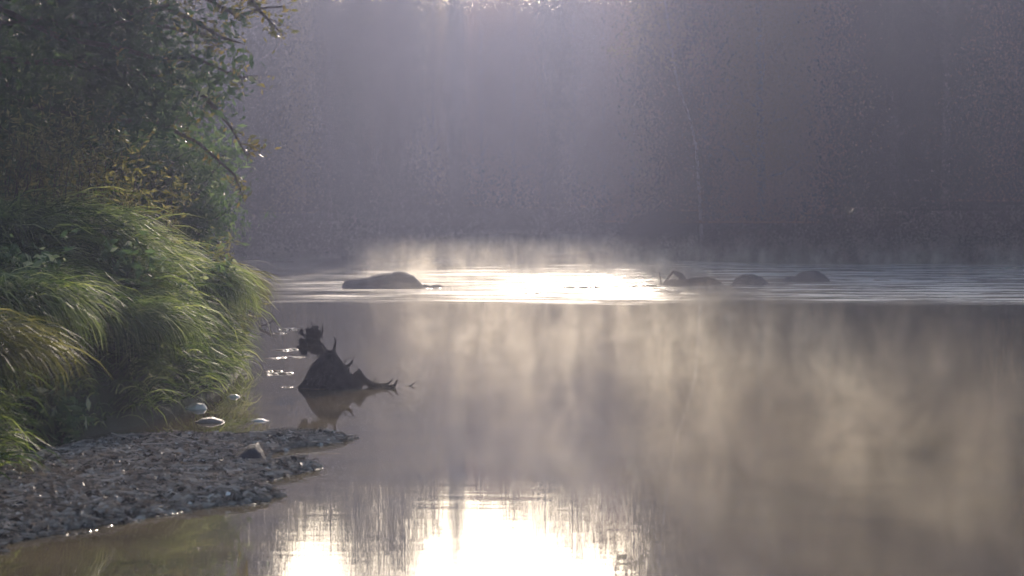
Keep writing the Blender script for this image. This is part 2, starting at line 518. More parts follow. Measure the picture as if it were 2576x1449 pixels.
# fill: lower trees behind the front row
for (D0, cap, step, off) in ((109, 1150, 75, 0), (114, 1165, 90, 40), (121, 1172, 110, 20)):
    px = 430 + off
    while px < 1750:
        D = D0 + rr.uniform(-3, 3)
        k = rr.choice(['green1', 'green2', 'green1', 'rust', 'gold'])
        H = max(4.0, top_from_reflection(px, D, cap + rr.uniform(-60, 10)))
        plant(k, px, D, H, rr.uniform(5, 6.5), NAMES[k] + ' low in the hazy slope behind the far wood', G_BACK + ', ' + k)
        px += step*rr.uniform(.8, 1.2)
# trees beyond the left bank, seen in the gaps of the shrubs
for (x, y, H, w, k) in ((-12.5, 46, 12, 6, 'green1'), (-11.0, 55, 11.5, 5.5, 'green2'), (-13.5, 62, 13, 6, 'green1'), (-9.5, 38.5, 10, 4.5, 'green1')):
    plant(k, CW/2 + x/y*F, y, H, w, NAMES[k] + ' on the left bank behind the leafy shrubs', 'trees on the left bank behind the shrubs, ' + k)

# pale leaning trunk in the right wood
T = Tubes()
D = 74.5
pts = [atd(px, py, D) for px, py in ((1768, 640), (1760, 500), (1752, 370), (1735, 300), (1712, 235), (1698, 180), (1690, 120), (1675, 20), (1660, -120))]
pts[0].z = float(height(np.array([pts[0].x]), np.array([D]))[0]) - .1
bt = empty('birch_tree', pts[0])
tag(bt, 'slender pale trunked birch leaning left in front of the far wood', 'tree')
o = T.add([p - pts[0] for p in pts], [.065, .06, .055, .05, .048, .045, .04, .03, .012], 8).build('trunk', M['birch'], bt)
g = np.random.default_rng(77)
c0 = np.array([p - pts[0] for p in pts[6:]])
cl = c0[g.integers(0, 3, 40)] + g.normal(size=(40, 3))*np.array([.9, .7, .8])
w_ = g.integers(0, 40, 2200)
v, f = leaf_cloud(cl[w_] + g.normal(size=(2200, 3))*.28, .16, g, .6)
link_mesh('crown', v, f, M['far_gold'], bt, tint=g.uniform(0, 1, 2200))

# undergrowth along the far shores and up the slope
def undergrowth():
    g = np.random.default_rng(3)
    P = []
    n = 0
    while n < 1500:
        x = g.uniform(-24, 34, 4000); y = g.uniform(60, 128, 4000)
        d = signed(x, y)
        k = (d > .15) & (g.uniform(0, 1, 4000) < np.exp(-np.maximum(d-2, 0)/14))
        P.append(np.stack([x[k], y[k], height(x[k], y[k])], -1)); n += int(k.sum())
    P = np.concatenate(P)[:1500]
    d = signed(P[:, 0], P[:, 1])
    R0 = .45 + np.clip(d*.35, 0, 1.7)*g.uniform(.5, 1, len(P))
    m = 200
    c = np.repeat(P, m, 0); r0 = np.repeat(R0, m)[:, None]
    q = c + g.normal(size=c.shape)*r0*.55 + np.array([0, 0, 1])*r0*.6
    q[:, 2] = np.maximum(q[:, 2], c[:, 2] - .1)
    v, f = leaf_cloud(q, .11, g, .6)
    t = np.clip(np.repeat(g.uniform(0, 1, len(P)), m)*.6 + g.uniform(0, .4, len(q)), 0, 1)
    tag(link_mesh('undergrowth', v, f, M['far_dark'], tint=t), 'dark hazy undergrowth along the far shores under the trees', 'undergrowth', kind='stuff')
undergrowth()

# ------------------------------------------------------------------ left bank: grass
def blades(roots, length, width, dirs, g, seg=5, droop=1.0):
    """curved strips; dirs = horizontal lean (n,2)"""
    n = len(roots)
    t = np.linspace(0, 1, seg+1)
    h = np.concatenate([dirs, np.zeros((n, 1))], 1)
    up = np.array([0, 0, 1.0])
    # path: rises, then bends over along h and falls
    pos = np.zeros((n, seg+1, 3)); pos[:, 0] = roots
    a0 = g.uniform(.35, .85, n)
    a1 = a0 + droop*g.uniform(1.6, 2.6, n)
    for i in range(1, seg+1):
        a = a0 + (a1-a0)*((i-.5)/seg)
        stp = (length/seg)[:, None]
        pos[:, i] = pos[:, i-1] + stp*(h*np.sin(a)[:, None] + up*np.cos(a)[:, None])
    side = np.stack([-h[:, 1], h[:, 0], np.zeros(n)], 1) + g.normal(size=(n, 3))*.6
    side /= np.linalg.norm(side, axis=1)[:, None]
    w = width[:, None]*(1 - t[None, :]**1.6)*.5 + .0008
    l = pos + side[:, None]*w[..., None]
    r_ = pos - side[:, None]*w[..., None]
    v = np.stack([l, r_], 2).reshape(n, -1, 3)
    b = (np.arange(n)*2*(seg+1))[:, None]
    k = np.arange(seg)[None]*2
    f = np.stack([b+k, b+k+1, b+k+3, b+k+2], -1).reshape(-1, 4)
    return v.reshape(-1, 3), f
def bank_grass():
    g = np.random.default_rng(21)
    n = 90000
    x = g.uniform(-7.5, -2.6, n*2); y = g.uniform(8.5, 29, n*2)
    d = signed(x, y)
    k = (d > .02) & (d < 3.4) & (g.uniform(0, 1, n*2) < np.clip(1.25 - d*.28, .15, 1))
    # tussocky: denser where noise is high
    k &= (fbm(x*1.1, y*1.1, 2.0, 3) > -.75 + g.uniform(-.3, .3, n*2))
    x, y = x[k][:52000], y[k][:52000]; d = signed(x, y)
    z = height(x, y)
    tuft = fbm(x*.9, y*.9, 5.0, 3)
    L = (.40 + .2*np.clip(tuft+.3, 0, 1.2))*g.uniform(.45, 1.4, len(x))*(1 + .45*fbm(x*2.6, y*2.2, 7.0, 2))
    L *= np.where(d < .20, .75, 1.0)
    ang = .75*fbm(x*.8, y*.5, 9.0, 2) + .6*fbm(x*3.1, y*2.6, 4.0, 2) + g.normal(size=len(x))*.5 - .75     # lean towards the water, a little towards the viewer
    dirs = np.stack([np.cos(ang), np.sin(ang)], 1)
    W = g.uniform(.009, .024, len(x))
    v, f = blades(np.stack([x, y, z-.02], 1), L, W, dirs, g, 5, .95)
    base = np.clip(.42 + .26*fbm(x*.7, y*.7, 12.0, 3) + .26*fbm(x*2.9, y*2.9, 2.0, 2), .03, .95)
    t = np.clip(base + g.normal(size=len(x))*.2 + (g.uniform(0, 1, len(x)) > .94)*.35, 0, 1)
    tag(link_mesh('bank_grass', v, f, M['grass'], tint=np.repeat(t, 5)), 'long green grass hanging over the left river bank', 'grass', kind='stuff')
bank_grass()
def tussock(x, y, r, L, n, m, label, seed, lean=(1, -.5), droop=1.0, z=None, wid=1.0):
    g = np.random.default_rng(seed)
    zz = float(height(np.array([x]), np.array([y]))[0]) if z is None else z
    a = g.uniform(0, 6.28, n); q = np.sqrt(g.uniform(0, 1, n))*r
    rx, ry = np.cos(a)*q, np.sin(a)*q
    roots = np.stack([rx, ry, np.full(n, -.08) + .25*r*(1-(q/r)**2)], 1)
    out = np.stack([rx/r + lean[0]*.8, ry/r + lean[1]*.8], 1) + g.normal(size=(n, 2))*.6
    out /= np.linalg.norm(out, axis=1)[:, None]
    v, f = blades(roots, L*g.uniform(.55, 1.25, n), g.uniform(.008, .020, n)*wid, out, g, 6, droop)
    t = np.clip(g.normal(.5, .22, n), 0, 1)
    o = link_mesh('grass_tussock', v, f, M[m], tint=np.repeat(t, 6))
    o.location = (x, y, zz)
    return tag(o, label, 'grass tussock', 'grass tussocks on the left bank')
tussock(-3.66, 23.4, .44, .72, 2600, 'grass_dry', 'drooping brownish tussock at the far tip of the left bank above the water', 31, (1.0, -.25), 1.15)
tussock(-3.5, 21.6, .36, .7, 2300, 'grass', 'dark green tussock draping into the water just before the bank tip', 32, (1.0, -.5), 1.15)
tussock(-3.75, 13.2, .42, .75, 1500, 'grass_dry', 'yellow-green tussock at the lower left edge of the photo', 33, (.8, -.5), 1.0)
tussock(-3.45, 17.6, .36, .7, 1900, 'grass', 'green tussock with curved blades above the pale stone', 34, (.9, -.6), 1.0)
tussock(-4.1, 15.8, .42, .8, 2200, 'grass', 'bushy green tussock above the muddy end of the debris bar', 35, (.7, -.7), 1.0)

# ------------------------------------------------------------------ left bank: shrubs and trees
def shrub(name, x, y, r, H, n, m, label, seed, ls=.07, asp=.32, cat='shrub', nst=14, lean=(0, 0), open_=0.0, droop=.25):
    g = np.random.default_rng(seed); r_ = random.Random(seed)
    z = float(height(np.array([x]), np.array([y]))[0])
    root = empty(name, (x, y, z-.05)); tag(root, label, cat)
    T = Tubes(); tips = []
    for i in range(nst):
        a = r_.uniform(0, 6.28); q = math.sqrt(r_.uniform(0, 1))
        top = Vector((math.cos(a)*r*q + lean[0], math.sin(a)*r*q*.8 + lean[1], H*r_.uniform(.45, 1.0)*(1-.35*q*q)))
        b = Vector((math.cos(a)*r*.15, math.sin(a)*r*.15, 0))
        pts = bend(b, top, 6, .10, -.08, r_)
        T.add(pts, taper(.035, .006, 6), 6)
        tips += pts[2:]
        for j in range(4):
            s = pts[r_.randint(2, 5)]
            e = s + Vector((r_.uniform(-1, 1), r_.uniform(-1, 1), r_.uniform(-.3, .7)))*r*.38
            T.add(bend(s, e, 3, .15, 0, r_), taper(.012, .003, 3), 4)
            tips += [e, s.lerp(e, .5)]
    T.build('stem', M['bark'], root)
    t_ = np.array(tips)
    w = g.integers(0, len(t_), n)
    p = t_[w] + g.normal(size=(n, 3))*np.array([.17, .17, .15])*(.6+.4*r)
    p[:, 2] = np.maximum(p[:, 2], .02)
    v, f = leaf_cloud(p, ls, g, asp, .45, .2, droop)
    cl = g.uniform(0, 1, len(t_))[w]
    tint = np.clip(.45*cl + .5*g.uniform(0, 1, n) + .3*(g.uniform(0, 1, n) > .97), 0, 1)
    link_mesh('foliage', v, f, M[m], root, tint=tint)
    return root
shrub('willow_shrub', -4.6, 26.2, 1.25, 2.5, 15000, 'leaf_green', 'green narrow-leaved shrub standing behind the grass near the bank tip', 41, .115, .30)
shrub('willow_shrub', -6.1, 25.2, 1.25, 2.3, 16000, 'leaf_green', 'green shrub with pale flecked leaves behind the middle of the grassy bank', 42, .115, .30)
shrub('leafy_shrub', -6.4, 26.5, 1.5, 4.0, 16000, 'leaf_dark', 'tall dark shrub rising at the left edge behind the other bushes', 43, .10, .4)
shrub('leafy_shrub', -4.9, 27.6, 1.2, 3.7, 12000, 'leaf_mixed', 'olive and rust tinged shrub with leaves edging the open haze', 44, .10, .38, nst=16)
shrub('leafy_shrub', -8.0, 25.0, 1.3, 3.4, 12000, 'leaf_dark', 'dark green shrub filling the lower left corner of the thicket', 45, .09, .4)
# tall weeds with pale seed heads on the crest of the bank
def weeds():
    g = np.random.default_rng(51); r_ = random.Random(51)
    for i, (px, D, H) in enumerate(((15, 19.5, 1.1), (70, 20.2, 1.15), (135, 19.8, 1.05), (200, 20.6, 1.15), (262, 20.4, 1.0), (330, 21.4, 1.05), (395, 21.8, .9), (520, 22.8, .7), (585, 23.6, .6))):
        x = (px-CW/2)/F*D
        z = float(height(np.array([x]), np.array([D]))[0])
        root = empty('tall_weed', (x, D, z))
        tag(root, 'tall weed with pale dry leaves on the crest of the grassy bank', 'weed', 'pale leaved weeds on the bank crest')
        T = Tubes(); P = []
        for k in range(9):
            e = Vector((r_.uniform(-.3, .35), r_.uniform(-.3, .2), H*r_.uniform(.7, 1.15)))
            pts = bend((r_.uniform(-.08, .08), r_.uniform(-.08, .08), -.05), e, 5, .08, 0, r_)
            T.add(pts, taper(.006, .002, 5), 4); P += pts[2:]
        T.build('stem', M['wood'], root)
        P = np.array(P); w = g.integers(0, len(P), 420)
        v, f = leaf_cloud(P[w] + g.normal(size=(420, 3))*.055, .075, g, .26, .5, .3, .2)
        link_mesh('foliage', v, f, M['grass_dry'], root, tint=np.clip(g.normal(.55, .25, 420), 0, 1))
weeds()
def leafy_weeds():
    g = np.random.default_rng(52); r_ = random.Random(52)
    for (px, D, H) in ((70, 16.6, .45), (300, 18.2, .5), (420, 19.6, .5), (500, 21.4, .5), (150, 15.9, .45)):
        x = (px-CW/2)/F*D
        z = float(height(np.array([x]), np.array([D]))[0])
        root = empty('leafy_weed', (x, D, z))
        tag(root, 'small broad-leaved weed growing up through the bank grass', 'weed', 'broad-leaved weeds in the bank grass')
        T = Tubes(); P = []
        for k in range(7):
            e = Vector((r_.uniform(-.15, .35), r_.uniform(-.35, .1), H*r_.uniform(.6, 1.1)))
            pts = bend((r_.uniform(-.05, .05), r_.uniform(-.05, .05), -.05), e, 5, .08, 0, r_)
            T.add(pts, taper(.006, .002, 5), 4); P += pts[2:]
        T.build('stem', M['wood'], root)
        P = np.array(P); w = g.integers(0, len(P), 240)
        v, f = leaf_cloud(P[w] + g.normal(size=(240, 3))*.06, .09, g, .42, .45, .3, .2)
        link_mesh('foliage', v, f, M['leaf_green'], root, tint=np.clip(g.normal(.62, .25, 240), 0, 1))
leafy_weeds()

def overhanging_tree():
    r_ = random.Random(61); g = np.random.default_rng(61)
    bx, by = -7.2, 21.0
    z = float(height(np.array([bx]), np.array([by]))[0])
    root = empty('overhanging_tree', (bx, by, z-.1))
    tag(root, 'dark tree at the upper left whose bare twigs reach out over the river', 'tree')
    O = Vector((bx, by, z-.1))
    def L(p): return p - O
    T = Tubes()
    tp = [Vector((0, 0, 0)), Vector((.1, .1, 1.6)), Vector((.4, 0, 3.0)), Vector((.8, .1, 4.4)), Vector((1.3, 0, 5.8)), Vector((1.5, .2, 7.2))]
    T.add(tp, [.19, .16, .14, .11, .08, .03], 10).build('trunk', M['bark'], root)
    def path(px, D): return [L(atd(a, b, D + c)) for (a, b, c) in px]
    D = 21.0
    specs = [
        ([(0, -110, 0), (120, -60, 0), (240, -5, 0), (330, 30, 0), (420, 18, -.2), (500, 60, -.3), (560, 95, -.4), (616, 112, -.4)], .040),
        ([(-40, 60, .3), (120, 55, .3), (260, 62, .2), (350, 55, .1), (440, 72, 0), (500, 82, 0), (560, 100, 0)], .030),
        ([(420, -60, .4), (500, -15, .4), (560, 20, .3), (600, 40, .3), (660, 20, .2), (720, 15, .2)], .022),
        ([(560, -90, -.5), (625, -5, -.5), (665, 40, -.5), (712, 88, -.6)], .022),
        ([(0, 150, .8), (200, 160, .8), (350, 185, .7), (470, 200, .6), (540, 270, .6), (580, 320, .6), (625, 400, .5)], .030),
        ([(60, 260, 1.0), (250, 300, .9), (400, 310, .8), (500, 360, .8), (590, 440, .8), (612, 500, .8)], .024),
        ([(0, 20, -.4), (150, 95, -.4), (300, 120, -.5), (400, 150, -.5), (480, 140, -.5), (600, 195, -.4), (650, 190, -.4)], .024)]
    tips = []
    # join each limb to the trunk
    for k, (px, r0) in enumerate(specs):
        pts = path(px, D)
        s = tp[2 + min(3, k % 4)] if k not in (4, 5) else tp[2]
        pts = [s, s.lerp(pts[0], .55) + Vector((0, 0, .15))] + pts
        n = len(pts)-1
        T = Tubes().add(pts, [r0*1.6*(1-i/n)**.8 + .004 for i in range(n+1)], 6)
        for j in range(7):
            i = r_.randint(n//2, n-1)
            a = pts[i].lerp(pts[i+1] if i < n else pts[i], r_.random())
            e = a + Vector((r_.uniform(-.1, .6), r_.uniform(-.3, .3), r_.uniform(-.35, .25)))*r_.uniform(.4, .9)
            q = bend(a, e, 4, .14, 0, r_)
            T.add(q, taper(.007, .002, 4), 4)
            tips += q[1:]
        T.build('branch', M['bark'], root)
        tips += [p for p in pts[2:]]
    # crown: mass kept left of the open haze
    n = 34000
    c = []
    while len(c) < 330:
        px, py = r_.uniform(-350, 640), r_.uniform(-900, 330)
        lim = 560 + 40*math.sin(py*.013) - max(0, -py)*.12
        if px > lim: continue
        if px > 430 and py < 140 and r_.random() < .8: continue
        c.append(L(atd(px, py, D + r_.uniform(-1.0, 1.8))))
    c = np.array(c)
    w = g.integers(0, len(c), n)
    p = c[w] + g.normal(size=(n, 3))*.20
    v, f = leaf_cloud(p, .105, g, .42, .45, .2, .2)
    cl = g.uniform(0, 1, len(c))[w]
    link_mesh('crown', v, f, M['leaf_dark'], root, tint=np.clip(.5*cl + .5*g.uniform(0, 1, n) + .3*(g.uniform(0, 1, n) > .97), 0, 1))
    t_ = np.array(tips); w = g.integers(0, len(t_), 900)
    v, f = leaf_cloud(t_[w] + g.normal(size=(900, 3))*.05, .075, g, .4, .4, .2, .4)
    link_mesh('twig_leaves', v, f, M['leaf_olive'], root, tint=g.uniform(0, 1, 900))
overhanging_tree()

# ------------------------------------------------------------------ debris bar
BAR_PX = [(-60, 1400), (0, 1372), (60, 1352), (150, 1335), (260, 1318), (370, 1300), (450, 1282), (560, 1270), (660, 1262), (690, 1245), (650, 1228), (665, 1212), (720, 1196),
          (800, 1178), (770, 1170), (700, 1172), (650, 1180), (640, 1165), (655, 1148), (720, 1128), (800, 1118), (872, 1105), (820, 1099), (700, 1104), (600, 1110), (480, 1108), (380, 1108), (280, 1114), (150, 1140), (0, 1180), (-200, 1240), (-300, 1320)]
BAR = np.array([tuple(at(a, b))[:2] for a, b in BAR_PX])
def bar_h(x, y):
    d = -signed(x, y, BAR)
    e = fbm(x*6, y*6, 3.3, 3)
    return np.where(d > -.02, .004 + .055*(1-np.exp(-np.maximum(d, 0)/.12)) + .012*e*np.clip(d*8, 0, 1), -.03)
x0, x1, y0, y1 = BAR[:, 0].min()-.1, BAR[:, 0].max()+.1, BAR[:, 1].min()-.1, BAR[:, 1].max()+.1
gx = np.arange(x0, x1, .03); gy = np.arange(y0, y1, .035)
X, Y = np.meshgrid(gx, gy); Z = bar_h(X, Y)
nx, ny = len(gx), len(gy)
idx = np.arange(nx*ny).reshape(ny, nx)
fc = np.stack([idx[:-1, :-1], idx[:-1, 1:], idx[1:, 1:], idx[1:, :-1]], -1).reshape(-1, 4)
keep = (Z.ravel()[fc] > -.02).any(1)
tag(link_mesh('mud_bar', np.stack([X, Y, Z], -1).reshape(-1, 3), fc[keep], M['mud'], smooth=True), kind='structure')
def litter():
    g = np.random.default_rng(71)
    n = 42000
    x = g.uniform(x0, x1, n); y = g.uniform(y0, y1, n)
    d = -signed(x, y, BAR)
    k = d > -.02 - .10*np.clip(fbm(x*5, y*5, 1.0, 2)+.2, 0, 1)*g.uniform(0, 1, n)
    x, y = x[k], y[k]
    z = np.maximum(bar_h(x, y), .001) + g.uniform(.002, .03, len(x))*np.where(d[k] > 0, 1, .25)
    p = np.stack([x, y, z], 1)
    nb = len(p)
    v, f = leaf_cloud(p, .06, g, .5, .5, .86)
    tint = np.clip(g.normal(.42, .22, nb) + .5*(g.uniform(0, 1, nb) > .965), 0, 1)
    # twigs lying among the leaves
    m = 1400
    i = g.integers(0, nb, m)
    a = g.normal(0, .5, m); L = g.uniform(.06, .22, m)[:, None]
    u = np.stack([np.cos(a), np.sin(a), g.normal(0, .12, m)], 1)
    c = p[i] + np.array([0, 0, .012])
    up = np.array([0, 0, .004]); sd = np.stack([-u[:, 1], u[:, 0], 0*a], 1)*.003
    q = np.stack([c-u*L/2-up, c+u*L/2-up, c+u*L/2+up+sd, c-u*L/2+up+sd], 1).reshape(-1, 3)
    v2 = np.concatenate([v, q]); f2 = np.concatenate([f, np.arange(4*m).reshape(m, 4) + len(v)])
    tag(link_mesh('leaf_litter', v2, f2, M['litter'], tint=np.concatenate([tint, g.uniform(.1, .8, m)])), 'wet grey-brown leaf litter and twigs covering the low mud bar', 'leaf litter', kind='stuff')
litter()

# ------------------------------------------------------------------ stones
def rock_profile(name, prof, base_y, depth, m, label, seed, cat='rock', rough=.05, parent=None, under=.12):
    """prof: outline (px, py) left to right; each column gets a rounded cross section of that height"""
    D = at(prof[0][0], base_y).y
    pts = [atd(a, b, D) for a, b in prof]
    xsn = np.linspace(pts[0].x, pts[-1].x, 46)
    hs = np.interp(xsn, [p.x for p in pts], [max(p.z, 0) for p in pts])
    cx = (pts[0].x + pts[-1].x)/2
    g = np.random.default_rng(seed)
    nseg = 22
    V = []
    half = (pts[-1].x - pts[0].x)/2
    for i, (x, h) in enumerate(zip(xsn, hs)):
        e = math.sqrt(max(0.02, 1-((x-cx)/half)**2))
        for j in range(nseg+1):
            th = math.pi*j/nseg
            yy = -math.cos(th)*depth*.5*(.35+.65*e)
            zz = (math.sin(th)**.75)*(h+under) - under
            V.append((x-cx, yy, zz))
    V = np.array(V)
    nz = fbm(V[:, 0]*3/half*.5 + seed, V[:, 1]*5, V[:, 2]*6, 4)
    nz2 = fbm(V[:, 0]*9 + seed, V[:, 1]*12, V[:, 2]*12, 3)
    top = np.clip(V[:, 2]/max(hs.max(), .01), 0, 1)
    V[:, 1] += (nz*rough*2.2 + nz2*rough*.8)
    V[:, 2] += (nz*rough*.5 + nz2*rough*.5)*(.3+.7*top)
    nn = nseg+1
    fcs = [(i*nn+j, (i+1)*nn+j, (i+1)*nn+j+1, i*nn+j+1) for i in range(45) for j in range(nseg)]
    fcs += [tuple(range(nn))[::-1], tuple(45*nn+j for j in range(nn))]
    o = link_mesh(name, V, fcs, m, smooth=True)
    o.location = (cx, D + depth*.35, 0)
    if label: tag(o, label, cat)
    return o
rock_profile('boulder', [(856, 724), (864, 708), (876, 701), (905, 700), (925, 698), (942, 693), (985, 688), (1000, 683.5), (1018, 686), (1040, 695), (1050, 706), (1064, 720)], 725, .9, M['rock'],
             'large dark boulder lying alone in the bright ruffled water', 81, 'boulder', .03)
rock_profile('flat_stone', [(1058, 722), (1068, 715), (1082, 719), (1095, 715), (1108, 717), (1116, 722)], 723, .4, M['rock'], 'low stone trailing off the right end of the large boulder', 82, 'stone', .012)
rock_profile('river_rock', [(1840, 718), (1852, 703), (1870, 693), (1895, 690), (1920, 697), (1940, 716)], 718, .8, M['rock'], 'smooth domed rock in the shaded water, middle of the row at the right', 83, 'rock', .03)
rock_profile('river_rock', [(1972, 708), (1985, 697), (2005, 699), (2020, 686), (2040, 680), (2062, 684), (2078, 692), (2092, 706)], 708, .9, M['rock'], 'two-humped rock in the shaded water, rightmost of the row', 84, 'rock', .035)
rock_profile('dark_stone', [(540, 1196), (565, 1168), (592, 1146), (622, 1126), (640, 1120), (654, 1140), (662, 1168)], 1185, .45, M['wet_rock'], 'smooth dark wet stone lying on the debris bar', 85, 'stone', .018, under=.05)
rock_profile('pale_stone', [(458, 1030), (474, 1024), (494, 1015), (510, 1017), (518, 1027)], 1030, .2, M['pale_rock'], 'bright white stone at the foot of the grassy bank', 86, 'stone', .006, under=.03)
rock_profile('pale_stone', [(568, 999), (578, 994), (592, 992), (602, 998)], 1000, .12, M['pale_rock'], 'small white stone at the waterline near the bank tip', 87, 'stone', .004, under=.03)
rock_profile('flat_stone', [(470, 990), (490, 984), (515, 982), (532, 990)], 991, .2, M['mud'], 'flat grey stone just behind the bright white stone', 88, 'stone', .006, under=.03)
rock_profile('flat_stone', [(488, 1062), (505, 1054), (530, 1052), (556, 1058), (562, 1063)], 1064, .2, M['mud'], 'thin brown slab awash in front of the bright white stone', 89, 'stone', .006, under=.03)
rock_profile('flat_stone', [(628, 1060), (645, 1055), (660, 1055), (676, 1059)], 1060, .12, M['pale_rock'], 'little pale stone awash between the stump and the bar', 90, 'stone', .004, under=.03)
rock_profile('flat_stone', [(846, 978), (851, 966), (858, 963), (866, 968), (870, 978)], 979, .1, M['mud'], 'small grey stone against the front of the stump', 93, 'stone', .004, under=.03)
rock_profile('gravel_spit', [(1370, 648), (1400, 643), (1440, 641), (1480, 636), (1510, 632), (1536, 636)], 647, 2.0, M['rock'], None, 94, rough=.02)
bpy.data.objects['gravel_spit']['kind'] = 'structure'

# ------------------------------------------------------------------ driftwood and the stump
def stick(name, px, D, r0, label, m='wood', cat='driftwood', extra=()):
    pts = [atd(a, b, D + (c[0] if c else 0)) for a, b, *c in px]
    o0 = pts[0].copy(); o0.z = 0
    n = len(pts)-1
    T = Tubes().add([p-o0 for p in pts], [r0*(1-.6*i/n) for i in range(n+1)], 7)
    for e in extra:
        q = [atd(a, b, D)-o0 for a, b in e]
        T.add(q, taper(r0*.6, r0*.25, len(q)-1), 6)
    o = T.build(name, M[m]); o.location = o0
    return tag(o, label, cat)
stick('floating_stick', [(644, 694), (665, 691), (690, 690), (714, 692)], at(680, 693).y, .045, 'thin dark stick floating beside the tip of the grassy bank')
stick('snagged_stick', [(655, 822), (672, 814), (686, 809), (700, 812), (712, 811)], at(680, 826).y, .018, 'short forked stick poking out of the bank tip over the water', extra=([(680, 811), (690, 804), (698, 802)],))
stick('floating_stick', [(1028, 972), (1036, 968), (1045, 962)], at(1035, 971).y, .012, 'short twig standing in the water right of the stump')
def far_snag():
    D = at(1740, 716).y
    O = atd(1740, 716, D); O.z = 0
    root = empty('driftwood_snag', O)
    tag(root, 'low driftwood snag with upright broken branches, leftmost of the row', 'driftwood')
    def P(a, b, dy=0): return atd(a, b, D+dy) - O
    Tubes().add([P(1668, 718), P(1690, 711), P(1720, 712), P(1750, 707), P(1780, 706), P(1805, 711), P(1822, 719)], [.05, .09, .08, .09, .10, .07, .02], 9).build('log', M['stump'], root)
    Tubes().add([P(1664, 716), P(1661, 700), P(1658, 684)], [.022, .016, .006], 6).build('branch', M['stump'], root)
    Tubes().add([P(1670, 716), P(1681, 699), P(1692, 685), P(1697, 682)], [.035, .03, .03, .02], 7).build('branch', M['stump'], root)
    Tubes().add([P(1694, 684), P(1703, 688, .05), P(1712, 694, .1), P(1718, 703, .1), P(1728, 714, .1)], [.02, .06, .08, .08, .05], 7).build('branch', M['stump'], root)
far_snag()

